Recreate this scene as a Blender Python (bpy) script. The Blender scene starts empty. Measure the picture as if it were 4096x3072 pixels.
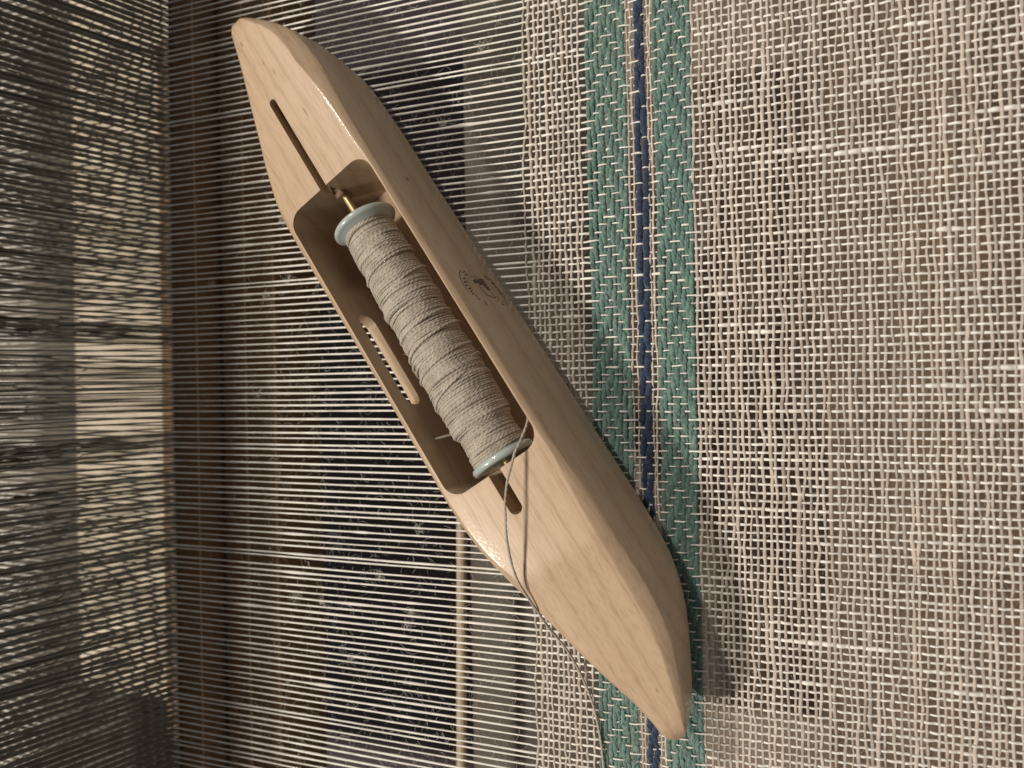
import bpy, bmesh, math, random
import numpy as np
from mathutils import Matrix, Vector

random.seed(7)
RNG = np.random.default_rng(11)
SC = bpy.context.scene
COL = SC.collection
R = math.radians

# ------------------------------------------------------------------ camera
# the warp lies in the plane z = 0, X along the warp, Y along the weft
FPX, TILT, DIST, ROLL = 3195.0, R(21.9), 0.27, R(0.9)
CAM = np.array([DIST * math.sin(TILT), 0, DIST * math.cos(TILT)])
FW = np.array([-math.sin(TILT), 0, -math.cos(TILT)])
RT0 = np.array([math.cos(TILT), 0, -math.sin(TILT)])
UP0 = np.array([0, 1.0, 0])
RT = RT0 * math.cos(ROLL) - UP0 * math.sin(ROLL)
UP = UP0 * math.cos(ROLL) + RT0 * math.sin(ROLL)
cd = bpy.data.cameras.new('camera')
cam = bpy.data.objects.new('camera', cd)
COL.objects.link(cam)
cam.matrix_world = Matrix(((RT[0], UP[0], -FW[0], CAM[0]),
                           (RT[1], UP[1], -FW[1], CAM[1]),
                           (RT[2], UP[2], -FW[2], CAM[2]), (0, 0, 0, 1)))
cd.sensor_width = 36
cd.lens = 36 * FPX / 4096
cd.clip_start, cd.clip_end = 0.01, 20
cd.dof.use_dof = True
cd.dof.focus_distance = 0.252
cd.dof.aperture_fstop = 10.5
SC.camera = cam

# ------------------------------------------------------------------ light
w = bpy.data.worlds.new('World')
SC.world = w
w.use_nodes = True
bg = w.node_tree.nodes['Background']
bg.inputs[0].default_value = (1.0, 0.94, 0.87, 1)
bg.inputs[1].default_value = 0.20


def lamp(name, loc, power, rad, col):
    ld = bpy.data.lights.new(name, 'POINT')
    ld.energy, ld.shadow_soft_size, ld.color = power, rad, col
    o = bpy.data.objects.new(name, ld)
    COL.objects.link(o)
    o.location = loc
    return o


lamp('lamp_bulb', (-1.04, -0.72, 1.67), 145, 0.08, (1.0, 0.92, 0.80))
lamp('lamp_bulb', (-0.84, 1.00, 1.72), 96, 0.08, (1.0, 0.92, 0.80))

vs = SC.view_settings
vs.view_transform, vs.look, vs.exposure, vs.gamma = 'Standard', 'None', 0.0, 1.0
SC.cycles.max_bounces = 6
SC.render.film_transparent = False


# ------------------------------------------------------------------ helpers
def un(px, py, z=0.0):
    """a spot of the photograph (2212 px wide) on the level z"""
    x = px * 4096 / 2212 - 2048
    y = 1536 - py * 4096 / 2212
    d = FW * FPX + RT * x + UP * y
    return CAM + d * ((z - CAM[2]) / d[2])


def mesh_np(name, V, Q, smooth=True, uv=None, T=None):
    V = np.ascontiguousarray(V, dtype=np.float32)
    me = bpy.data.meshes.new(name)
    me.vertices.add(len(V))
    me.vertices.foreach_set('co', V.ravel())
    Q = np.asarray(Q, dtype=np.int32)
    nq = len(Q)
    nt = 0 if T is None else len(T)
    li = Q.ravel() if nt == 0 else np.concatenate([Q.ravel(), np.asarray(T, np.int32).ravel()])
    me.loops.add(len(li))
    me.loops.foreach_set('vertex_index', li.astype(np.int32))
    me.polygons.add(nq + nt)
    st = np.arange(nq, dtype=np.int32) * 4
    tt = np.full(nq, 4, np.int32)
    if nt:
        st = np.concatenate([st, nq * 4 + np.arange(nt, dtype=np.int32) * 3])
        tt = np.concatenate([tt, np.full(nt, 3, np.int32)])
    me.polygons.foreach_set('loop_start', st)
    me.polygons.foreach_set('loop_total', tt)
    me.polygons.foreach_set('use_smooth', np.full(nq + nt, smooth, dtype=bool))
    if uv is not None:
        l = me.uv_layers.new(name='along')
        l.data.foreach_set('uv', np.ascontiguousarray(uv, np.float32).ravel())
    me.update(calc_edges=True)
    return me


_qc = {}


def quads(n, s):
    if (n, s) not in _qc:
        i = np.arange(n - 1)[:, None] * s
        j = np.arange(s)[None, :]
        k = (j + 1) % s
        _qc[(n, s)] = np.stack([i + j, i + k, i + s + k, i + s + j], -1).reshape(-1, 4)
    return _qc[(n, s)]


def tube_flat(P, ra, rb, axis, s=6):
    """tube about a nearly straight line along X (axis 0) or Y (axis 1); ra in the plane, rb upright"""
    n = len(P)
    a = np.arange(s) / s * 2 * np.pi
    V = np.repeat(P[:, None, :], s, 1)
    V[:, :, 1 - axis] += np.asarray(ra).reshape(-1, 1) * np.cos(a) * (1 if axis == 0 else -1)
    V[:, :, 2] += np.asarray(rb).reshape(-1, 1) * np.sin(a)
    return V.reshape(-1, 3), quads(n, s)


def tube(P, r, s=6, uv=False):
    P = np.asarray(P, float)
    n = len(P)
    T = np.gradient(P, axis=0)
    T /= np.linalg.norm(T, axis=1)[:, None] + 1e-12
    N = np.zeros_like(P)
    h = np.array([0, 0, 1.0]) if abs(T[0, 2]) < .9 else np.array([1.0, 0, 0])
    v = np.cross(T[0], h)
    for i in range(n):
        v = v - T[i] * (v @ T[i])
        v /= np.linalg.norm(v) + 1e-12
        N[i] = v
    B = np.cross(T, N)
    a = np.arange(s) / s * 2 * np.pi
    r = np.broadcast_to(np.asarray(r, float), (n,)).reshape(-1, 1, 1)
    V = P[:, None, :] + r * (N[:, None, :] * np.cos(a)[None, :, None] + B[:, None, :] * np.sin(a)[None, :, None])
    Q = quads(n, s)
    if not uv:
        return V.reshape(-1, 3), Q
    d = np.concatenate([[0], np.cumsum(np.linalg.norm(np.diff(P, axis=0), axis=1))]) * 1000
    j = np.arange(s)
    U = np.zeros((n - 1, s, 4, 2))
    U[:, :, 0, 0] = U[:, :, 1, 0] = d[:-1, None]
    U[:, :, 2, 0] = U[:, :, 3, 0] = d[1:, None]
    U[:, :, 0, 1] = U[:, :, 3, 1] = j / s
    U[:, :, 1, 1] = U[:, :, 2, 1] = (j + 1) / s
    return V.reshape(-1, 3), Q, U.reshape(-1, 2)


def join(parts):
    V, Q, o = [], [], 0
    U = []
    for p in parts:
        V.append(p[0])
        Q.append(p[1] + o)
        o += len(p[0])
        if len(p) > 2:
            U.append(p[2])
    return np.concatenate(V), np.concatenate(Q), (np.concatenate(U) if U else None)


def obj(name, me, mat, parent=None):
    o = bpy.data.objects.new(name, me)
    COL.objects.link(o)
    if mat is not None and not me.materials:
        me.materials.append(mat)
    if parent is not None:
        o.parent = parent
    return o


def thing(name, label, cat, loc=(0, 0, 0), rz=0, group=None):
    o = bpy.data.objects.new(name, None)
    COL.objects.link(o)
    o.empty_display_size = 0.01
    o.location = loc
    o.rotation_euler = (0, 0, rz)
    return tag(o, label, cat, group)


def tag(o, label, cat, group=None):
    o['label'], o['category'] = label, cat
    if group:
        o['group'] = group
    return o


def box_mesh(name, x0, x1, y0, y1, z0, z1, bevel=0.0, seg=2):
    bm = bmesh.new()
    bmesh.ops.create_cube(bm, size=1)
    for v in bm.verts:
        v.co = Vector(((x0 + x1) / 2 + v.co.x * (x1 - x0), (y0 + y1) / 2 + v.co.y * (y1 - y0),
                       (z0 + z1) / 2 + v.co.z * (z1 - z0)))
    if bevel:
        bmesh.ops.bevel(bm, geom=bm.edges[:], offset=bevel, segments=seg, affect='EDGES', profile=.5)
    me = bpy.data.meshes.new(name)
    bm.to_mesh(me)
    bm.free()
    for p in me.polygons:
        p.use_smooth = bevel > 0
    if bevel:
        me.set_sharp_from_angle(angle=R(50))
    return me


def smooth_noise(n, step, amp):
    """a smooth random line of n samples with knots every `step` samples"""
    k = max(4, int(n / step) + 3)
    y = RNG.normal(0, 1, k)
    return np.interp(np.linspace(0, k - 1, n), np.arange(k), y) * amp


# ------------------------------------------------------------------ materials
def mat(name):
    m = bpy.data.materials.new(name)
    m.use_nodes = True
    nt = m.node_tree
    return m, nt, nt.nodes, nt.links, nt.nodes['Principled BSDF']


def N(nodes, t, **kw):
    n = nodes.new(t)
    for k, v in kw.items():
        setattr(n, k, v)
    return n


def ramp(nodes, stops):
    r = nodes.new('ShaderNodeValToRGB')
    e = r.color_ramp.elements
    while len(e) < len(stops):
        e.new(0.5)
    for i, (p, c) in enumerate(stops):
        e[i].position = p
        e[i].color = (*c, 1)
    return r


def fibre_mat(name, cols, scale=400, rough=0.9, vary=0.18, stretch=(1, 1, 1), trans=0.0, sheen=0.25, rnd=True):
    m, nt, nd, ln, p = mat(name)
    tc = N(nd, 'ShaderNodeTexCoord')
    mp = N(nd, 'ShaderNodeMapping')
    mp.inputs['Scale'].default_value = stretch
    no = N(nd, 'ShaderNodeTexNoise')
    no.inputs['Scale'].default_value = scale
    no.inputs['Detail'].default_value = 3
    ln.new(tc.outputs['Object'], mp.inputs[0])
    ln.new(mp.outputs[0], no.inputs['Vector'])
    rp = ramp(nd, [(0.32, cols[0]), (0.68, cols[1])])
    ln.new(no.outputs[0], rp.inputs[0])
    out = rp.outputs[0]
    if rnd:
        oi = N(nd, 'ShaderNodeObjectInfo')
        mr = N(nd, 'ShaderNodeMapRange')
        mr.inputs['To Min'].default_value = 1 - vary
        mr.inputs['To Max'].default_value = 1 + vary
        ln.new(oi.outputs['Random'], mr.inputs[0])
        mx = N(nd, 'ShaderNodeVectorMath', operation='SCALE')
        ln.new(out, mx.inputs[0])
        ln.new(mr.outputs[0], mx.inputs['Scale'])
        out = mx.outputs[0]
    ln.new(out, p.inputs['Base Color'])
    p.inputs['Roughness'].default_value = rough
    p.inputs['Specular IOR Level'].default_value = 0.25
    p.inputs['Sheen Weight'].default_value = sheen
    if trans:
        p.inputs['Subsurface Weight'].default_value = 0.0
    bp = N(nd, 'ShaderNodeBump')
    bp.inputs['Strength'].default_value = 0.5
    bp.inputs['Distance'].default_value = 0.0002
    n2 = N(nd, 'ShaderNodeTexNoise')
    n2.inputs['Scale'].default_value = 2600
    ln.new(tc.outputs['Object'], n2.inputs['Vector'])
    ln.new(n2.outputs[0], bp.inputs['Height'])
    ln.new(bp.outputs[0], p.inputs['Normal'])
    return m


M_WARP = fibre_mat('bleached_cotton', ((.64, .605, .56), (.80, .775, .74)), 180, vary=.10)
M_LINEN = fibre_mat('natural_linen', ((.365, .303, .258), (.515, .448, .397)), 260, vary=.16)
M_GREEN = fibre_mat('green_wool', ((.075, .148, .124), (.142, .232, .202)), 900, vary=.14, sheen=.5)
M_BLUE = fibre_mat('navy_wool', ((.010, .022, .052), (.030, .052, .100)), 700, vary=.1, sheen=.3)
M_LINT = fibre_mat('lint', ((.66, .62, .57), (.74, .70, .66)), 100, rnd=False)
M_HEDDLE = fibre_mat('heddle_string', ((.10, .092, .07), (.17, .155, .12)), 300, vary=.25)


def wood_mat(name, dark, mid, light, ring=170.0, rough=.42, coat=.0, flecks=(), fine=1.0, axis='X', rot=(0, 0, 0)):
    """grain runs along the local X (or Y) axis"""
    m, nt, nd, ln, p = mat(name)
    tc = N(nd, 'ShaderNodeTexCoord')
    mp = N(nd, 'ShaderNodeMapping')
    mp.inputs['Scale'].default_value = (0.045, 1, .55) if axis == 'X' else (1, .045, .55)
    mp.inputs['Rotation'].default_value = rot
    ln.new(tc.outputs['Object'], mp.inputs[0])
    # slow waviness of the growth rings
    nz = N(nd, 'ShaderNodeTexNoise')
    nz.inputs['Scale'].default_value = 60
    nz.inputs['Detail'].default_value = 3
    ln.new(mp.outputs[0], nz.inputs['Vector'])
    wv = N(nd, 'ShaderNodeTexWave', bands_direction='Y' if axis == 'X' else 'X', wave_profile='SAW')
    wv.inputs['Scale'].default_value = ring * .16
    wv.inputs['Distortion'].default_value = 5.5
    wv.inputs['Detail'].default_value = 3
    wv.inputs['Detail Scale'].default_value = 1.3
    ln.new(mp.outputs[0], wv.inputs['Vector'])
    r1 = ramp(nd, [(0.0, mid), (.45, light), (.80, mid), (.93, dark), (1.0, mid)])
    ln.new(wv.outputs['Color'], r1.inputs[0])
    r2 = ramp(nd, [(.3, mid), (.7, light)])
    ln.new(nz.outputs[0], r2.inputs[0])
    mx = N(nd, 'ShaderNodeMix', data_type='RGBA')
    mx.inputs['Factor'].default_value = .42 if not coat else .60
    ln.new(r1.outputs[0], mx.inputs['A'])
    ln.new(r2.outputs[0], mx.inputs['B'])
    # fine pores
    mp2 = N(nd, 'ShaderNodeMapping')
    mp2.inputs['Scale'].default_value = (0.10, 1, 1) if axis == 'X' else (1, .10, 1)
    ln.new(tc.outputs['Object'], mp2.inputs[0])
    n3 = N(nd, 'ShaderNodeTexNoise')
    n3.inputs['Scale'].default_value = 1500
    n3.inputs['Detail'].default_value = 2
    ln.new(mp2.outputs[0], n3.inputs['Vector'])
    r3 = ramp(nd, [(.30, (.80, .76, .70)), (.52, (1, 1, 1))])
    ln.new(n3.outputs[0], r3.inputs[0])
    mu = N(nd, 'ShaderNodeMix', data_type='RGBA', blend_type='MULTIPLY')
    mu.inputs['Factor'].default_value = .75 * fine
    ln.new(mx.outputs['Result'], mu.inputs['A'])
    ln.new(r3.outputs[0], mu.inputs['B'])
    out = mu.outputs['Result']
    for (fx, fy, fz, sx, sy, sz, amt) in flecks:
        a = N(nd, 'ShaderNodeVectorMath', operation='SUBTRACT')
        a.inputs[1].default_value = (fx, fy, fz)
        ln.new(tc.outputs['Object'], a.inputs[0])
        b = N(nd, 'ShaderNodeVectorMath', operation='DIVIDE')
        b.inputs[1].default_value = (sx, sy, sz)
        ln.new(a.outputs[0], b.inputs[0])
        c = N(nd, 'ShaderNodeVectorMath', operation='LENGTH')
        ln.new(b.outputs[0], c.inputs[0])
        d = N(nd, 'ShaderNodeMapRange', interpolation_type='SMOOTHSTEP')
        d.inputs['From Min'].default_value = 0.35
        d.inputs['From Max'].default_value = 1.0
        d.inputs['To Min'].default_value = amt
        d.inputs['To Max'].default_value = 0
        ln.new(c.outputs['Value'], d.inputs[0])
        e = N(nd, 'ShaderNodeMix', data_type='RGBA')
        ln.new(d.outputs[0], e.inputs['Factor'])
        ln.new(out, e.inputs['A'])
        e.inputs['B'].default_value = (.10, .055, .03, 1)
        out = e.outputs['Result']
    ln.new(out, p.inputs['Base Color'])
    p.inputs['Roughness'].default_value = rough
    p.inputs['Specular IOR Level'].default_value = .4
    p.inputs['Coat Weight'].default_value = coat
    p.inputs['Coat Roughness'].default_value = .10
    bp = N(nd, 'ShaderNodeBump')
    bp.inputs['Strength'].default_value = .35
    bp.inputs['Distance'].default_value = .00012
    ln.new(n3.outputs[0], bp.inputs['Height'])
    ln.new(bp.outputs[0], p.inputs['Normal'])
    if coat:
        b2 = N(nd, 'ShaderNodeBump')
        b2.inputs['Strength'].default_value = .3
        b2.inputs['Distance'].default_value = .0001
        n4 = N(nd, 'ShaderNodeTexNoise')
        n4.inputs['Scale'].default_value = 900
        ln.new(tc.outputs['Object'], n4.inputs['Vector'])
        ln.new(n4.outputs[0], b2.inputs['Height'])
        ln.new(b2.outputs[0], p.inputs['Coat Normal'])
    return m


M_SHUTTLE = wood_mat('oiled_birch', (.285, .180, .106), (.430, .302, .197), (.490, .358, .243), ring=390, coat=.45, rough=.42, rot=(R(24), 0, R(1.2)),
                     flecks=[(-.0525, .0207, .0205, .0016, .003, .0008, .9),
                             (-.125, -.001, .030, .0016, .0005, .012, .6),
                             (-.113, .0025, .030, .0016, .0005, .012, .45),
                             (-.1075, .0042, .030, .0020, .0006, .012, .4),
                             (-.088, .0065, .031, .0030, .0004, .012, .55),
                             (.121, .0035, .022, .0012, .0004, .012, .5)])
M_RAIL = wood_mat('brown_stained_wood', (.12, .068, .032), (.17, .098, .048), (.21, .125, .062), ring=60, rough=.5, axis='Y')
M_CREAM = wood_mat('pale_pine', (.46, .40, .31), (.54, .475, .38), (.59, .52, .42), ring=40, rough=.5, axis='Y')
M_STICK = wood_mat('pale_stick_wood', (.36, .28, .18), (.43, .345, .23), (.48, .39, .27), ring=60, rough=.5, axis='Y')
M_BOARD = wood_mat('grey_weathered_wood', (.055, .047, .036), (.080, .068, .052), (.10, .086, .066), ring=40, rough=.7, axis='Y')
M_BREAST = wood_mat('grey_tan_wood', (.15, .114, .085), (.20, .155, .118), (.24, .19, .146), ring=40, rough=.7, axis='Y')
M_KNEE = wood_mat('tan_wood', (.15, .105, .068), (.21, .148, .096), (.26, .185, .12), ring=50, rough=.6, axis='Y')


def plain(name, col, rough, metal=0.0, noise=0.0, nscale=200, coat=0.0):
    m, nt, nd, ln, p = mat(name)
    tc = N(nd, 'ShaderNodeTexCoord')
    no = N(nd, 'ShaderNodeTexNoise')
    no.inputs['Scale'].default_value = nscale
    no.inputs['Detail'].default_value = 4
    ln.new(tc.outputs['Object'], no.inputs['Vector'])
    rp = ramp(nd, [(.3, tuple(c * (1 - noise) for c in col)), (.7, tuple(min(1, c * (1 + noise)) for c in col))])
    ln.new(no.outputs[0], rp.inputs[0])
    ln.new(rp.outputs[0], p.inputs['Base Color'])
    p.inputs['Roughness'].default_value = rough
    p.inputs['Metallic'].default_value = metal
    p.inputs['Coat Weight'].default_value = coat
    p.inputs['Coat Roughness'].default_value = .05
    return m


M_STEEL = plain('dull_reed_steel', (.165, .160, .138), .5, .35, .35, 120)
M_BRASS = plain('brass', (.44, .35, .21), .42, 1.0, .15, 500)
M_PLASTIC = plain('grey_green_plastic', (.37, .415, .405), .25, 0, .05, 90, coat=.5)
M_INK = plain('brown_stamp_ink', (.12, .08, .052), .7, 0, .3, 900)
M_FLOOR = plain('dark_floor', (.090, .075, .077), .9, 0, .12, 5)
M_FLOOR.node_tree.nodes['Principled BSDF'].inputs['Specular IOR Level'].default_value = 0
M_CORD = plain('reed_binding', (.20, .16, .10), .8, 0, .2, 300)


def yarn_mat(name, c0, c1):
    m, nt, nd, ln, p = mat(name)
    uv = N(nd, 'ShaderNodeUVMap', uv_map='along')
    sx = N(nd, 'ShaderNodeSeparateXYZ')
    ln.new(uv.outputs[0], sx.inputs[0])
    a = N(nd, 'ShaderNodeMath', operation='MULTIPLY')
    a.inputs[1].default_value = .62
    ln.new(sx.outputs['X'], a.inputs[0])
    b = N(nd, 'ShaderNodeMath', operation='MULTIPLY_ADD')
    ln.new(sx.outputs['Y'], b.inputs[0])
    b.inputs[1].default_value = 2.0
    ln.new(a.outputs[0], b.inputs[2])
    c = N(nd, 'ShaderNodeMath', operation='MULTIPLY')
    c.inputs[1].default_value = 2 * math.pi
    ln.new(b.outputs[0], c.inputs[0])
    d = N(nd, 'ShaderNodeMath', operation='SINE')
    ln.new(c.outputs[0], d.inputs[0])
    e = N(nd, 'ShaderNodeMapRange')
    e.inputs['From Min'].default_value = -1
    ln.new(d.outputs[0], e.inputs[0])
    tc = N(nd, 'ShaderNodeTexCoord')
    no = N(nd, 'ShaderNodeTexNoise')
    no.inputs['Scale'].default_value = 240
    no.inputs['Detail'].default_value = 4
    ln.new(tc.outputs['Object'], no.inputs['Vector'])
    rp = ramp(nd, [(.3, c0), (.7, c1)])
    ln.new(no.outputs[0], rp.inputs[0])
    r2 = ramp(nd, [(0, (.80, .78, .76)), (.5, (1, 1, 1))])
    ln.new(e.outputs[0], r2.inputs[0])
    mu = N(nd, 'ShaderNodeMix', data_type='RGBA', blend_type='MULTIPLY')
    mu.inputs['Factor'].default_value = 1
    ln.new(rp.outputs[0], mu.inputs['A'])
    ln.new(r2.outputs[0], mu.inputs['B'])
    ln.new(mu.outputs['Result'], p.inputs['Base Color'])
    bp = N(nd, 'ShaderNodeBump')
    bp.inputs['Strength'].default_value = .4
    bp.inputs['Distance'].default_value = .0003
    ln.new(e.outputs[0], bp.inputs['Height'])
    ln.new(bp.outputs[0], p.inputs['Normal'])
    p.inputs['Roughness'].default_value = .75
    p.inputs['Sheen Weight'].default_value = .2
    p.inputs['Specular IOR Level'].default_value = .3
    return m


M_YARN = yarn_mat('bobbin_linen', (.31, .272, .222), (.46, .413, .350))

# ------------------------------------------------------------------ setting under the warp
fl = obj('floor', mesh_np('floor', [(-3, -3, -.62), (3, -3, -.62), (3, 3, -.62), (-3, 3, -.62)], [[0, 1, 2, 3]], False), M_FLOOR)
fl['kind'] = 'structure'

a = un(360, 800, -.12)
tag(obj('crossbeam', box_mesh('crossbeam', -.352, -.20, -.19, .40, -.16, -.12, .004), M_CREAM),
    'pale cream wooden crossbeam showing bright through the gaps of the reed', 'beam')
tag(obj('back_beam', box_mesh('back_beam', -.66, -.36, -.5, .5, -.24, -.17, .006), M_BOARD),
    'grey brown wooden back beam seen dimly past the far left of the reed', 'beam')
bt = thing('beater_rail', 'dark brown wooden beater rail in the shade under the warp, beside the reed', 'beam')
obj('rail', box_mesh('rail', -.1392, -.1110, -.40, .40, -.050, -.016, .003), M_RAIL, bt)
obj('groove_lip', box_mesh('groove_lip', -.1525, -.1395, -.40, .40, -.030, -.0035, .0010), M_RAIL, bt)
obj('cap_rail', box_mesh('cap_rail', -.186, -.1655, -.40, .40,  .0705, .122, .003), M_RAIL, bt)
obj('ledge', box_mesh('ledge', -.1360, -.1240, -.40, .40, -.0175, -.0142, .0015), M_RAIL, bt)
tag(obj('dowel', mesh_np('dowel', *tube([(un(997, y, -.036)[0], un(997, y, -.036)[1], -.036) for y in (980, 1200, 1659, 2400)], .0021, 10)), M_STICK),
    'thin pale wooden dowel running below the warp threads', 'stick')
x0 = un(1003, 800, -.062)[0]
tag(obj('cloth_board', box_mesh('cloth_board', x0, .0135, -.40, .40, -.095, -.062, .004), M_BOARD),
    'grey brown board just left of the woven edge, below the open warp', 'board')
tag(obj('breast_beam', box_mesh('breast_beam', .0165, .130, -.40, .40, -.085, -.048, .005), M_BREAST),
    'brown wooden beam directly beneath the green and navy stripes', 'beam')
tag(obj('knee_beam', box_mesh('knee_beam', .0985, .30, -.40, .40, -.0435, -.026, .006), M_KNEE),
    'tan wooden beam beneath the right hand edge of the cloth', 'beam')
# ------------------------------------------------------------------ web: warp and weft
SET = 0.00242
NW = 149
Y0 = -(NW - 1) / 2 * SET
picks = []          # x, kind, lift rows


def plainrows(k):
    return {0, 2} if k % 2 == 0 else {1, 3}


k = 0
x = .0066
while x < .0276:
    picks.append([x, 'linen', plainrows(k)])
    x += .00193
    k += 1
TW = [{1, 0}, {2, 1}, {3, 2}, {0, 3}, {0, 1}, {0, 3}, {3, 2}, {2, 1}, {1, 0}]
for j in range(9):
    picks.append([.0291 + j * .00143, 'green', TW[j]])
for xx in (.0418, .0432):
    picks.append([xx, 'linen_thin', plainrows(k)])
    k += 1
picks += [[.0449, 'blue', {0}], [.0465, 'blue', {2}]]
for xx in (.0481, .0494):
    picks.append([xx, 'linen_thin', plainrows(k)])
    k += 1
for j in range(9):
    picks.append([.0507 + j * .00126, 'green', TW[j]])
x = .0622
while x < .178:
    picks.append([x, 'linen', plainrows(k)])
    x += .00188 * RNG.uniform(.93, 1.07)
    k += 1
NP = len(picks)
PX = np.array([p[0] for p in picks])
KIND = [p[1] for p in picks]
OVER = np.array([[1 if (i % 4) in p[2] else -1 for p in picks] for i in range(NW)])   # warp above the pick
AW = np.array([{'linen': .00027, 'linen_thin': .00027, 'green': .00060, 'blue': .00060}[s] for s in KIND])
AF = np.array([{'linen': .00031, 'linen_thin': .00027, 'green': .00042, 'blue': .00045}[s] for s in KIND])
SKEW = -.006        # the picks lean a touch
YJ = RNG.normal(0, .00014, NW)
# threads that crowd together or leave a gap
for i in (22, 47, 63, 64, 90, 118):
    YJ[i] += .0005
for i in (23, 48, 91, 104):
    YJ[i] -= .0004
YJ[70] += .0008
YJ[71] += .0004
wy = Y0 + np.arange(NW) * SET
SLUBS = {}


def slub(px, py, length, amp):
    p = un(px, py)
    i = int(np.argmin(abs(wy + YJ - p[1])))
    SLUBS.setdefault(i, []).append((p[0], length, amp))


for s in [(1600, 330, .010, 1.0), (1700, 322, .008, 1.2), (1770, 312, .012, 1.0), (1850, 328, .010, 1.6), (1650, 345, .008, .9),
          (1920, 318, .010, 1.0), (2165, 232, .010, 1.3), (1895, 167, .010, 1.2), (2050, 498, .006, 1.4),
          (2195, 792, .009, 1.5), (1640, 720, .006, 1.2), (1560, 640, .005, 1.6), (1850, 440, .006, .8),
          (1700, 890, .012, .5), (2150, 876, .012, .9), (1760, 1385, .014, 1.0), (1900, 1405, .010, .9), (1245, 110, .010, .7),
          (1190, 280, .008, .8), (1200, 1340, .006, 1.2), (1300, 320, .01, .5), (1050, 110, .009, .8), (930, 70, .006, 1.0),
          (1000, 270, .008, .8), (780, 1150, .006, .8), (640, 1230, .010, .9), (850, 1370, .010, .7), (700, 1480, .012, .8),
          (690, 600, .006, .7), (1060, 420, .008, .7), (1880, 1200, .008, .7), (2100, 1500, .01, .8), (1980, 60, .008, .8)]:
    slub(*s)

web = thing('woven_web', 'pale open linen web with two green stripes beside a navy line', 'cloth', (0, 0, 0))
XF = np.concatenate([np.arange(-.46, PX[0] - .004, .0028), [PX[0] - .0022]])
Tn = np.linspace(0, 1, 5)[:-1]
S3 = Tn * Tn * (3 - 2 * Tn)


def weave_line(nodes):
    d = nodes[1:] - nodes[:-1]
    return np.concatenate([(nodes[:-1, None] + d[:, None] * S3[None, :]).ravel(), nodes[-1:]])


XC = np.concatenate([(PX[:-1, None] + np.diff(PX)[:, None] * Tn[None, :]).ravel(), PX[-1:]])
for i in range(NW):
    y = wy[i]
    full = abs(y) < .137
    zc = weave_line(OVER[i] * AW)
    if full:
        X = np.concatenate([XF, XC, [PX[-1] + .004]])
        Z = np.concatenate([np.zeros(len(XF)), zc, [0]])
    else:
        X = XF
        Z = np.zeros(len(XF))
    n = len(X)
    nf = len(XF)
    yj = np.full(n, YJ[i])
    t = np.clip((X - .002) / .03, 0, 1)
    yj = yj * (1 - .55 * t)
    yj += smooth_noise(n, 6, .00004)
    if full:
        yj[nf:] += smooth_noise(n - nf, 10, .00007)
    Z[:nf] += smooth_noise(nf, 40, .00025) * np.clip((.0 - XF) / .02, 0, 1)
    rad = .00036 * np.where((X > .0285) & (X < .0615), .74, np.where(X < .004, .92, 1)) * (1 + RNG.normal(0, .07) + smooth_noise(n, 2, .09) + np.clip(smooth_noise(n, 14, .16), -.12, .6))
    for (sx, sl, sa) in SLUBS.get(i, ()):
        rad *= 1 + sa * np.exp(-((X - sx) / (sl * .5)) ** 2) * (1 + smooth_noise(n, 3, .18))
    if RNG.random() < .5:
        rad *= 1 + RNG.uniform(.3, .8) * np.exp(-((X - RNG.uniform(-.14, .16)) / RNG.uniform(.003, .008)) ** 2)
    rad = np.minimum(rad, .00074 + .12 * (rad - .0004))
    P = np.stack([X, y + yj, Z], 1)
    V, Q = tube_flat(P, rad, rad * .9, 0, 6)
    obj('warp_thread', mesh_np('warp_thread', V, Q), M_WARP, web)

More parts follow.
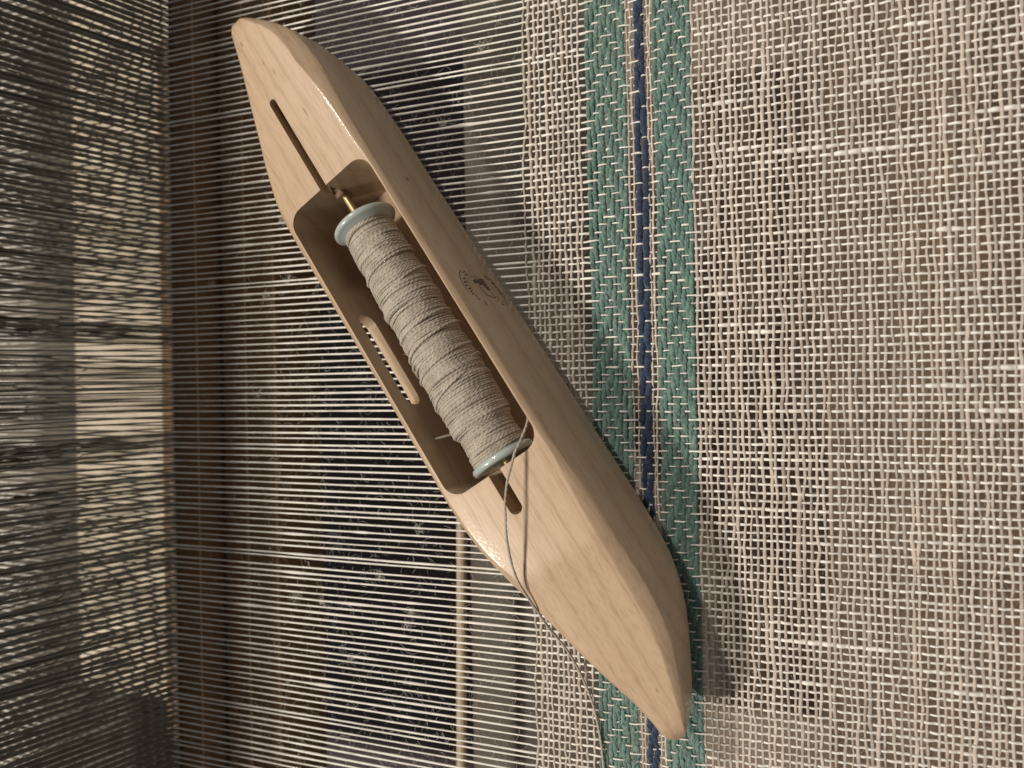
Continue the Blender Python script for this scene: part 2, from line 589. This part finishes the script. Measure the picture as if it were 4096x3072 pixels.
# weft picks
iv = [i for i in range(NW) if abs(wy[i]) < .137]
ylo, yhi = wy[iv[0]], wy[iv[-1]]
yn = np.concatenate([(wy[iv[:-1], None] + SET * Tn[None, :]).ravel(), [yhi]])
green_fuzz, blue_fuzz = [], []
for j in range(NP):
    kd = KIND[j]
    z = weave_line(-OVER[iv, j] * AF[j])
    n = len(yn)
    ab = np.abs(z) / AF[j]
    if kd.startswith('linen'):
        xx = PX[j] + SKEW * yn + smooth_noise(n, 9, .00022 if PX[j] > .06 else .00017) + smooth_noise(n, 70, .00022)
        rx = (.00047 if kd == 'linen' else .00032) * (1 + RNG.normal(0, .10)) * (1 + smooth_noise(n, 3, .09) + np.clip(smooth_noise(n, 22, .17), -.15, .6))
        if j == 0:
            xx += smooth_noise(n, 22, .0006)
        V, Q = tube_flat(np.stack([xx, yn, z], 1), rx * (.92 + .14 * ab), rx * .62, 1, 6)
        obj('weft_thread', mesh_np('weft_thread', V, Q), M_LINEN, web)
    else:
        xc = PX[j] + SKEW * yn + smooth_noise(n, 12, .00014) + smooth_noise(n, 60, .00025)
        if kd == 'blue':
            xc += .00035 * np.sin(yn / .0097 * 2 * np.pi + j * 2.0) * np.clip((.06 - yn) / .06, .1, 1)
        r0 = .00072 if kd == 'green' else .00090
        ph = yn / .0042 * 2 * np.pi + RNG.uniform(0, 6)
        ps = []
        for q in (0, np.pi):
            P = np.stack([xc + .30 * r0 * np.cos(ph + q), yn, z + .20 * r0 * np.sin(ph + q)], 1)
            rr = r0 * (.82 + .10 * ab) * (1 + smooth_noise(n, 3, .08))
            ps.append(tube_flat(P, rr, rr * .8, 1, 6))
        V, Q, _ = join(ps)
        obj(kd + '_weft', mesh_np(kd + '_weft', V, Q), M_GREEN if kd == 'green' else M_BLUE, web)
        fz = green_fuzz if kd == 'green' else blue_fuzz
        for _ in range(520 if kd == 'green' else 300):
            q = RNG.integers(0, n)
            L = RNG.uniform(.0008, .0024)
            m = 5
            a0 = RNG.normal(np.pi / 2, .45) + (np.pi if RNG.random() < .5 else 0)
            s = np.linspace(0, 1, m)
            aa = a0 + s * RNG.normal(0, .8)
            cx = xc[q] + RNG.uniform(-1, 1) * r0 + np.cumsum(np.cos(aa)) * L / m
            cy = yn[q] + np.cumsum(np.sin(aa)) * L / m
            cz = np.interp(cy, yn, z) + r0 * .72 + RNG.uniform(-.00005, .00022) + s * RNG.uniform(0, .0003)
            fz.append(tube(np.stack([cx, cy, cz], 1), .000034, 3))
for nm, fz, mt in (('green_fuzz', green_fuzz, M_GREEN), ('navy_fuzz', blue_fuzz, M_BLUE)):
    V, Q, _ = join(fz)
    o = obj(nm, mesh_np(nm, V, Q), mt, web)
    o['kind'] = 'stuff'

# stray fibres between the threads
fz = []


def fibre(x, y, z, L, curl, r, m=9, spread=.25):
    a0 = RNG.uniform(0, 2 * np.pi)
    s = np.linspace(0, 1, m)
    aa = a0 + np.cumsum(RNG.normal(0, curl, m)) + s * RNG.normal(0, curl * 4)
    st = L / m
    cx = x + np.cumsum(np.cos(aa)) * st
    cy = y + np.cumsum(np.sin(aa)) * st
    cz = z + np.cumsum(RNG.normal(0, spread, m)) * st
    fz.append(tube(np.stack([cx, cy, cz], 1), r, 3))


for _ in range(3000):
    i = RNG.integers(8, NW - 8)
    xx = RNG.uniform(-.15, .006)
    if RNG.random() > .3 + .7 * np.clip((xx + .13) / .05, 0, 1):
        continue
    fibre(xx, wy[i] + YJ[i], RNG.uniform(-.0002, .0005), RNG.uniform(.0015, .006), .26, RNG.uniform(.000018, .000036), 8)
for _ in range(7000):                       # short hairs that roughen every thread
    i = RNG.integers(8, NW - 8)
    xx = RNG.uniform(-.14, .15)
    if xx > .006 and abs(wy[i]) > .13:
        continue
    fibre(xx, wy[i] + YJ[i] * (1 if xx < .006 else .45), RNG.uniform(0, .0004), RNG.uniform(.0007, .0022), .25, RNG.uniform(.000016, .000030), 5, .35)
for _ in range(900):
    i = RNG.integers(20, NW - 20)
    fibre(RNG.uniform(.006, .15), wy[i], .0005, RNG.uniform(.002, .005), .25, RNG.uniform(.000018, .000032), 8)
for (px, py) in [(625, 605), (980, 1008), (890, 1320), (960, 265), (1040, 100), (460, 615), (575, 640), (760, 1420), (1270, 330),
                 (640, 1290), (700, 1300), (880, 1350), (820, 1240), (1530, 930), (905, 1140), (560, 850), (610, 480)]:
    p = un(px, py)
    for _ in range(22):
        fibre(p[0] + RNG.normal(0, .0005), p[1] + RNG.normal(0, .0005), .0004, RNG.uniform(.001, .004), .45, .000036, 7, .35)
V, Q, _ = join(fz)
o = obj('lint', mesh_np('lint', V, Q), M_LINT, web)
o['kind'] = 'stuff'

# ------------------------------------------------------------------ reed
reed = thing('reed', 'dark steel reed with close upright dents, leaning away behind the warp', 'reed', (-.152, 0, 0))
LEAN = R(15)
dm = box_mesh('dent', -.0016, .0016, -.00024, .00024, -.012, .0665, 0)
for i in range(NW + 1):
    y = Y0 + (i - .5) * SET
    d = obj('dent', dm, M_STEEL, reed)
    d.location = (0, y + RNG.normal(0, .00012), 0)
    d.rotation_euler = (RNG.normal(0, .006), -LEAN, RNG.normal(0, .02))
for z0, z1, nm in ((.0665, .0695, 'top_rib'), (-.019, -.0125, 'bottom_rib')):
    d = obj(nm, box_mesh(nm, -.0036 if z0 > 0 else -.0016, .0036 if z0 > 0 else .0016, Y0 - .01, -Y0 + .01, z0, z1, .001), M_CORD, reed)
    d.rotation_euler = (0, -LEAN, 0)

# ------------------------------------------------------------------ heddle shafts behind the reed


def heddle_mesh(nm, up, dn):
    ps = []
    r = .00021
    for s in (-1, 1):
        P = [(0, s * .00012, up), (0, s * .00016, .012), (0, s * .0002, .0065), (0, s * .0013, .003), (0, s * .0013, -.003),
             (0, s * .0002, -.0065), (0, s * .00016, -.012), (0, s * .00012, dn)]
        ps.append(tube(P, r, 5))
    V, Q, _ = join(ps)
    return mesh_np(nm, V, Q)


BUNCH = [un(120, p, -.03)[1] for p in (715, 968, 1225)]
words = ['first', 'second', 'third', 'fourth']
for s in range(4):
    xs = -.2085 - s * .021
    sh = thing('heddle_shaft', 'string heddle shaft hung behind the reed, %s one back from it' % words[s], 'heddle shaft', (xs, 0, 0),
               group='heddle shafts behind the reed')
    hm = heddle_mesh('heddle', .118, -.118)
    for i in range(s % 2, NW, 2):
        h = obj('heddle', hm, M_HEDDLE, sh)
        hy = wy[i] + RNG.normal(0, .0006)
        for yc in BUNCH:                    # heddles that have slid together
            if abs(hy - yc) < .0135:
                hy = yc + (hy - yc) * .34
        h.location = (RNG.normal(0, .0012), hy, RNG.normal(0, .0012))
        h.rotation_euler = (RNG.normal(0, .012), RNG.normal(0, .02), RNG.normal(0, .8))
    for z in (.118, -.124):
        b = obj('shaft_bar', box_mesh('shaft_bar', -.0045, .0045, -.21, .21, z - .006 if z < 0 else .100, z + .006 if z < 0 else .139, .0015), M_RAIL, sh)

# ------------------------------------------------------------------ shuttle
UANG = math.atan2(-0.84420942, 0.53601348) + R(.5)
SM = np.array([-0.01474332, 0.01291969, 0]) + np.array([.84420942, .53601348, 0]) * -.0008
shut = thing('weaving_shuttle', 'pale birch boat shuttle lying aslant across the warp with a wound bobbin inside', 'shuttle', tuple(SM + np.array([0, 0, .0008])), UANG)
# local frame: X along the shuttle towards its lower tip, Y to the right hand side of the photograph
HT = .0325
UE0, UE1 = -137.2, 136.6
stn = np.concatenate([[-.1372, -.1368, -.1358, -.134, -.1315, -.1285, -.125], np.arange(-.121, -.04, .004), np.linspace(-.04, .04, 9)[1:-1],
                      np.arange(.04, .0721, .004), [.074, .076, .078, .080, .082, .084], np.arange(.088, .1141, .004), [.118, .122, .126, .129, .1315, .1335, .135, .1360, .1364, .1366]])
LT = ([-137.2, -136.5, -135, -130.6, -122.5, -109, -95.7, -84, -71.5, -65, -56, 0, 46, 55, 62, 70, 79, 92.6, 110, 123, 130, 133, 135, 136.1, 136.6],
      [.3, 1.4, 2.2, 3.4, 5.2, 9.1, 12.9, 16.6, 19.9, 20.7, 20.9, 20.6, 21.0, 20.5, 19.5, 17.8, 15.7, 13.0, 8.5, 4.9, 3.8, 3.4, 2.9, 2.0, .5])
RTO = ([-137.2, -136.3, -134.5, -132, -127, -123.5, -117, -110, -99, -82, -62, -33, 43, 60, 75, 85, 98, 105, 111, 119, 125.5, 129, 132, 134.5, 136, 136.6],
       [.3, 1.8, 3.6, 5.8, 10.0, 13.0, 16.0, 17.7, 18.5, 18.1, 17.8, 17.7, 17.9, 19.0, 18.9, 18.6, 17.6, 16.5, 14.9, 11.7, 8.6, 7.0, 5.5, 3.9, 2.1, .5])
RBO = ([-137.2, -136, -134, -130, -127, -121.6, -110, -101.5, -91.5, -78, -50, 37, 70, 85, 93, 100, 109, 119, 127, 132, 135, 136.6],
       [.5, 3.2, 6.2, 10.2, 12.6, 15.6, 19.0, 21.2, 22.1, 22.4, 22.4, 23.4, 23.6, 23.4, 22.6, 21.0, 17.9, 12.9, 8.4, 5.2, 2.6, .3])
CHR = ([-137.2, -132, -124, -115, -108, -99, -89, -80, -70, -60, 45, 52, 65, 77, 87, 99, 111, 120, 130, 136.6],
       [.3, 2.2, 4.0, 5.4, 5.8, 4.8, 3.3, 2.6, 2.2, 1.5, 1.5, 2.0, 3.4, 3.8, 4.2, 4.1, 3.5, 2.7, 1.5, .2])


def section(u):
    a = abs(u) * 1000
    m = u * 1000
    lt, rt, rb, ch = (np.interp(m, *t) / 1000 for t in (LT, RTO, RBO, CHR))
    lb = lt + max(.0, np.interp(a, [0, 70, 100, 125, 136], [2.2, 2.6, 4.0, 2.6, .3]) / 1000)
    if u > 0:
        d = np.interp(a, [0, 72, 76, 80, 84, 110, 136.6], [0, 0, .14, .80, 1.55, 5.4, 9.2])
    else:
        d = np.interp(a, [0, 86, 100, 137.2], [0, 0, .25, 1.5])
    zt = HT - d / 1000
    e = a - (UE1 if u > 0 else -UE0)
    zb = np.interp(e, [-60, -38, -24, -12, -4, -1, 0], [0, 1.2, 3.4, 6.8, 10.5, 13.5, 15.5]) / 1000
    if e > -6:
        zt -= (.0030 if u > 0 else .0060) * ((e + 6) / 6) ** 2.5
    H = zt - zb
    r2 = min(.0045, .35 * H, .4 * (rb + lb) / 2)

    def side(o, b, c):
        c = max(.00005, min(c, .38 * (rt + lt) / 2))
        q = min(.62 * c + .0004, .38 * H)
        k = min(.22 * c, .0005)
        pts = [(o - c - k, zt), (o - c - .25 * k, zt - .10 * k * q / c), (o - c + .6 * k, zt - .55 * k * q / c)]
        pts += [(o - .5 * c, zt - .5 * q), (o - .8 * k, zt - q * (1 - .75 * k / c)), (o - .15 * k, zt - q - .1 * k), (o + .02 * (b - o), zt - q - k)]
        z1, z2 = zt - q - k, zb + r2
        for t in (.3, .65):
            pts.append((o + (b - o) * (t ** .75), z1 + (z2 - z1) * t))
        for t in np.linspace(0, 1, 6):
            ang = -np.pi / 2 * t
            pts.append((b - r2 + r2 * np.cos(ang), zb + r2 + r2 * np.sin(ang)))
        return pts

    rgt = side(rt, rb, ch)
    lf = side(lt, lb, min(np.interp(m, [-100, 40, 66, 80, 90, 104], [1.2, 1.2, 1.7, 3.8, 3.2, 1.6]) / 1000, ch))
    return [(u, x_, z_) for x_, z_ in rgt] + [(u, -x_, z_) for x_, z_ in lf[::-1]]


secs = [section(u) for u in stn]
ns = len(secs[0])
V = np.array(secs).reshape(-1, 3)
bm = bmesh.new()
bv = [bm.verts.new(v) for v in V]
for i in range(len(stn) - 1):
    for j in range(ns):
        kk = (j + 1) % ns
        bm.faces.new((bv[i * ns + j], bv[(i + 1) * ns + j], bv[(i + 1) * ns + kk], bv[i * ns + kk]))
bm.faces.new([bv[j] for j in range(ns)])
bm.faces.new([bv[(len(stn) - 1) * ns + j] for j in range(ns)][::-1])
bmesh.ops.recalc_face_normals(bm, faces=bm.faces[:])
bme = bpy.data.meshes.new('body')
bm.to_mesh(bme)
bm.free()
for p in bme.polygons:
    p.use_smooth = True
bme.set_sharp_from_angle(angle=R(60))
body = obj('body', bme, M_SHUTTLE, shut)


def rrect(u0, u1, v0, v1, r, seg=8, rr=None):
    pts = []
    rr = rr or (r, r, r, r)
    for (cx, cy, a0, q) in ((u1, v1, 0, rr[0]), (u0, v1, 90, rr[1]), (u0, v0, 180, rr[2]), (u1, v0, 270, rr[3])):
        sx = -1 if cx == u1 else 1
        sy = -1 if cy == v1 else 1
        for t in np.linspace(0, 90, seg):
            ang = R(a0 + t)
            pts.append((cx + sx * q + q * math.cos(ang), cy + sy * q + q * math.sin(ang)))
    return pts


def prism(name, pts, lo, hi, mode='z'):
    bm = bmesh.new()
    f = (lambda a, b, c: (a, b, c)) if mode == 'z' else (lambda a, b, c: (a, c, b))
    A = [bm.verts.new(f(a, b, lo)) for a, b in pts]
    B = [bm.verts.new(f(a, b, hi)) for a, b in pts]
    n = len(pts)
    for i in range(n):
        bm.faces.new((A[i], A[(i + 1) % n], B[(i + 1) % n], B[i]))
    bm.faces.new(A[::-1])
    bm.faces.new(B)
    bmesh.ops.recalc_face_normals(bm, faces=bm.faces[:])
    me = bpy.data.meshes.new(name)
    bm.to_mesh(me)
    bm.free()
    for p in me.polygons:
        p.use_smooth = True
    me.set_sharp_from_angle(angle=R(40))
    o = bpy.data.objects.new(name, me)
    COL.objects.link(o)
    o.parent = shut
    return o


CV = 0.0
cutters = [prism('cut', rrect(-.0632, .0447, -.0187, .0159, .0056), .0042, .06),
           prism('cut', rrect(-.1005, -.0560, -.0032, -.0006, .0012, 5), .0205, .06),
           prism('cut', rrect(.0380, .0588, -.0041, .0003, .0021, 6), .0140, .06),
           prism('cut', rrect(-.0255, .0100, .0148, .0246, .0040, 6), -.04, -.012, 'y')]
for c in cutters:
    md = body.modifiers.new('cut', 'BOOLEAN')
    md.operation, md.solver, md.object = 'DIFFERENCE', 'EXACT', c
bv_ = body.modifiers.new('edge', 'BEVEL')
bv_.width, bv_.segments, bv_.limit_method, bv_.angle_limit = .0005, 3, 'ANGLE', R(62)
bv_.harden_normals = True
bv_.use_clamp_overlap = True
dg = bpy.context.evaluated_depsgraph_get()
dg.update()
nm = bpy.data.meshes.new_from_object(body.evaluated_get(dg))
body.modifiers.clear()
body.data = nm
nm.name = 'body'
for c in cutters:
    me = c.data
    bpy.data.objects.remove(c)
    bpy.data.meshes.remove(me)
nm.materials.clear()
nm.materials.append(M_SHUTTLE)

# spindle: brass rod that swings on a pin in the groove
VB, ZB = -.0012, .0212
V, Q, _ = join([tube([(-.0648, VB, ZB + .0012), (-.060, VB, ZB + .0006), (-.052, VB, ZB), (.0, VB, ZB), (.0555, VB, ZB), (.0565, VB, ZB)],
                     [.0009, .00135, .0015, .0015, .0015, .0006], 12),
                tube([(-.099, -.0019, .0217), (-.0648, -.0019, .0217)], [.0010, .0010], 8)])
obj('spindle', mesh_np('spindle', V, Q), M_BRASS, shut)
obj('spindle_block', box_mesh('spindle_block', -.0652, -.0615, -.0036, .0002, ZB - .003, ZB + .0032, .0008), M_RAIL, shut)

# maker's stamp inked on the right hand side
cu, su = math.cos(UANG), math.sin(UANG)
_sec = np.array(section(-.008))
_half = _sec[:len(_sec) // 2]
_o = np.argsort(_half[3:11, 2])
SZ, SV = _half[3:11, 2][_o], _half[3:11, 1][_o]


def on_side(cx, cy):
    """spot of a detail view of the photograph -> (along, across, height) on the right hand side of the shuttle"""
    X, Y = 1800 + cx * 280 / 2212, 1040 + cy * 280 / 2212
    d = FW * FPX + RT * (X - 2048) + UP * (1536 - Y)
    o = CAM - SM - np.array([0, 0, .0008])
    nrm = np.array([-su, cu, 0])
    vw = .021
    for _ in range(12):
        p = o + d * ((vw - o @ nrm) / (d @ nrm))
        vw = .5 * vw + .5 * np.interp(p[2], SZ, SV)
    return p[0] * cu + p[1] * su, p[2]


def ink_line(pts, wd):
    q = np.array([on_side(*p) for p in pts])
    n = max(2, len(q) * 4)
    t = np.linspace(0, len(q) - 1, n)
    q = np.stack([np.interp(t, np.arange(len(q)), q[:, 0]), np.interp(t, np.arange(len(q)), q[:, 1])], 1)
    g = np.gradient(q, axis=0)
    g /= np.linalg.norm(g, axis=1)[:, None] + 1e-9
    m = np.stack([-g[:, 1], g[:, 0]], 1) * wd / 2 * (1 + RNG.normal(0, .18, (n, 1)))
    A = np.concatenate([q + m, q - m])
    V = np.stack([A[:, 0], np.interp(A[:, 1], SZ, SV) + .00007, A[:, 1]], 1)
    Q = [[i, i + 1, n + i + 1, n + i] for i in range(n - 1)]
    return V, np.array(Q)


ink = [ink_line([(1050, 470), (1200, 565), (1330, 680), (1450, 815), (1560, 960), (1650, 1085), (1730, 1220), (1775, 1350), (1760, 1500)], .00032),
       ink_line([(1090, 650), (1200, 765), (1330, 885), (1430, 995), (1500, 1100), (1540, 1200), (1530, 1270), (1480, 1320)], .00022),
       ink_line([(600, 545), (700, 510), (850, 540), (960, 600)], .00018),
       ink_line([(335, 310), (300, 400), (310, 550), (380, 710), (450, 830), (560, 960)], .00030),
       ink_line([(1060, 1285), (1120, 1350), (1165, 1435)], .00045),
       ink_line([(600, 560), (560, 640), (600, 780), (700, 930)], .00016),
       ink_line([(740, 700), (830, 660), (1000, 650), (1060, 640)], .0014),
       ink_line([(900, 720), (1040, 740), (1120, 850), (1240, 950)], .0016),
       ink_line([(1060, 700), (1200, 850), (1290, 990), (1360, 1110), (1450, 1195)], .00035),
       ink_line([(1450, 1195), (1330, 1180), (1210, 1120), (1120, 1060), (990, 945), (900, 800)], .00038)]
# illegible lettering round the stamp: short uneven strokes
for (p, q, wd) in [((400, 400), (470, 360), .0010), ((470, 470), (560, 450), .0009), ((410, 600), (490, 560), .0010), ((430, 700), (530, 690), .0011),
                   ((480, 810), (570, 800), .0010), ((580, 920), (650, 890), .0009), ((630, 1010), (710, 970), .0009), ((690, 1080), (760, 1050), .0008),
                   ((800, 1110), (850, 1160), .0011), ((880, 1210), (945, 1270), .0011),
                   ((1170, 600), (1240, 640), .0009), ((1300, 720), (1380, 760), .0010), ((1400, 830), (1470, 880), .0011), ((1490, 940), (1560, 990), .0011),
                   ((1560, 1050), (1630, 1090), .0010), ((1090, 510), (1120, 570), .0008), ((1610, 1380), (1700, 1420), .0012), ((1640, 1300), (1690, 1330), .0006)]:
    ink.append(ink_line([p, q], wd * .55))
V, Q, _ = join(ink)
obj('maker_stamp', mesh_np('maker_stamp', V, Q, False), M_INK, shut)

# ------------------------------------------------------------------ bobbin
bob = thing('yarn_bobbin', 'grey green plastic bobbin wound full of beige linen yarn in the shuttle', 'bobbin',
            tuple(np.array([SM[0] - su * VB, SM[1] + cu * VB, .0008 + ZB])), UANG + R(-.7))
B0, B1 = -.0508, .0425


def lathe(name, prof_, seg=48):
    a = np.arange(seg) / seg * 2 * np.pi
    V = np.array([[(x, r * np.cos(t), r * np.sin(t)) for t in a] for x, r in prof_]).reshape(-1, 3)
    return mesh_np(name, V, quads(len(prof_), seg))


def flange(x, s):
    pr = [(0, .0016), (0, .0086)]
    pr += [(.0002, .0098)]
    for t in np.linspace(180, 0, 10):
        pr.append((.0013 + .0013 * math.cos(R(t)), .0098 + .0013 * math.sin(R(t))))
    pr += [(.0034, .0090), (.0050, .0045), (.0050, .0016)]
    return [(x + s * a, r) for a, r in pr]


obj('flange', lathe('flange', flange(B0, 1)), M_PLASTIC, bob)
obj('flange', lathe('flange', [(a, r * .965) for a, r in flange(B1, -1)]), M_PLASTIC, bob)


def yr(u):
    return np.interp(u * 1000, [-49, -46, -40, -20, 0, 20, 28, 31, 34, 38, 41], [7.9, 8.4, 8.8, 9.3, 9.6, 10.0, 10.1, 8.9, 8.7, 9.3, 9.2]) / 1000


pr = [(u, yr(u) - .0007) for u in np.linspace(B0 + .0025, B1 - .0025, 30)]
a_ = np.arange(40) / 40 * 2 * np.pi
ps = []
lump = smooth_noise(400, 14, .00016)
tot = 0
u = B0 + .0026
while u < B1 - .0030:
    turns = RNG.uniform(.9, 2.2)
    n = int(turns * 34)
    ph0 = RNG.uniform(0, 2 * np.pi)
    adv = RNG.uniform(.0007, .0013) * turns
    sl = RNG.choice([-1, 1], p=[.25, .75])
    ww = RNG.normal(0, .00045)
    th = ph0 + np.linspace(0, turns * 2 * np.pi, n) * sl
    uu = np.clip(u + (np.linspace(0, 1, n) - .3) * adv + ww * np.sin(th + RNG.uniform(0, 6)) + smooth_noise(n, 7, .00012), B0 + .0024, B1 - .0026)
    rr = yr(uu) - .00025 + RNG.uniform(-.0002, .00032) + np.interp(uu, np.linspace(B0, B1, 400), lump) + smooth_noise(n, 6, .00006)
    rr[:4] -= np.array([.0006, .00045, .0003, .00012])
    rr[-4:] -= np.array([.00012, .0003, .00045, .0006])
    ps.append(tube(np.stack([uu, rr * np.cos(th), rr * np.sin(th)], 1), .00039 * RNG.uniform(.88, 1.12), 6, True))
    u += RNG.uniform(.00026, .00050)
# a few steep strands crossing the winding
for _ in range(9):
    n = 60
    u0 = RNG.uniform(B0 + .006, B1 - .018)
    th = RNG.uniform(0, 6.28) + np.linspace(0, 1.5 * np.pi, n)
    uu = u0 + np.linspace(0, RNG.uniform(.004, .011), n)
    rr = yr(uu) + .00045 + np.interp(uu, np.linspace(B0, B1, 400), lump)
    rr[:6] -= np.linspace(.0008, 0, 6)
    rr[-6:] -= np.linspace(0, .0008, 6)
    ps.append(tube(np.stack([uu, rr * np.cos(th), rr * np.sin(th)], 1), .00047, 6, True))
# solid heart under the strands
n = 30
U_ = np.linspace(B0 + .0024, B1 - .0024, n)
ps.append(tube(np.stack([U_, U_ * 0, U_ * 0], 1), yr(U_) - .0007, 40, True))
V, Q, UVs = join(ps)
obj('wound_yarn', mesh_np('wound_yarn', V, Q, True, UVs), M_YARN, bob)

Bi = np.array(Matrix.Translation(bob.location) @ Matrix.Rotation(bob.rotation_euler.z, 4, 'Z'))
Binv = np.linalg.inv(Bi)


def catmull(P, m=10):
    P = np.asarray(P, float)
    E = np.vstack([2 * P[0] - P[1], P, 2 * P[-1] - P[-2]])
    out = []
    for i in range(1, len(E) - 2):
        for t in np.linspace(0, 1, m, endpoint=False):
            a, b, c, d = E[i - 1], E[i], E[i + 1], E[i + 2]
            out.append(.5 * (2 * b + (c - a) * t + (2 * a - 5 * b + 4 * c - d) * t * t + (3 * b - a - 3 * c + d) * t ** 3))
    out.append(P[-1])
    return np.array(out)


def yarn_piece(name, spots, r, me_=None):
    W = np.array([un(px, py, z) for px, py, z in spots])
    P = catmull(W, 10)
    P[:, :2] += np.stack([smooth_noise(len(P), 4, .00005), smooth_noise(len(P), 4, .00005)], 1)
    L = (np.c_[P, np.ones(len(P))] @ Binv.T)[:, :3]
    V, Q, U = tube(L, r * (1 + smooth_noise(len(P), 3, .10)), 6, True)
    return obj(name, mesh_np(name, V, Q, True, U), M_YARN, bob)


yarn_piece('yarn_tail', [(1133, 850, .0270), (1141, 900, .0310), (1127, 945, .0345), (1110, 985, .0372), (1096, 1040, .0392), (1091, 1090, .0398),
                         (1093, 1150, .0395), (1102, 1205, .0380), (1116, 1250, .0358), (1140, 1290, .0330), (1162, 1322, .0290), (1190, 1362, .0190),
                         (1222, 1400, .0090), (1250, 1447, .0030), (1275, 1505, .0016), (1290, 1560, .0016), (1300, 1620, .0017), (1306, 1680, .0016)], .00040)
yarn_piece('yarn_end', [(1010, 925, .0215), (985, 937, .0225), (962, 942, .0225), (937, 950, .0220)], .00045)
yarn_piece('loose_fibre', [(912, 770, .021), (900, 766, .0225), (885, 764, .0225), (872, 766, .022)], .00012)
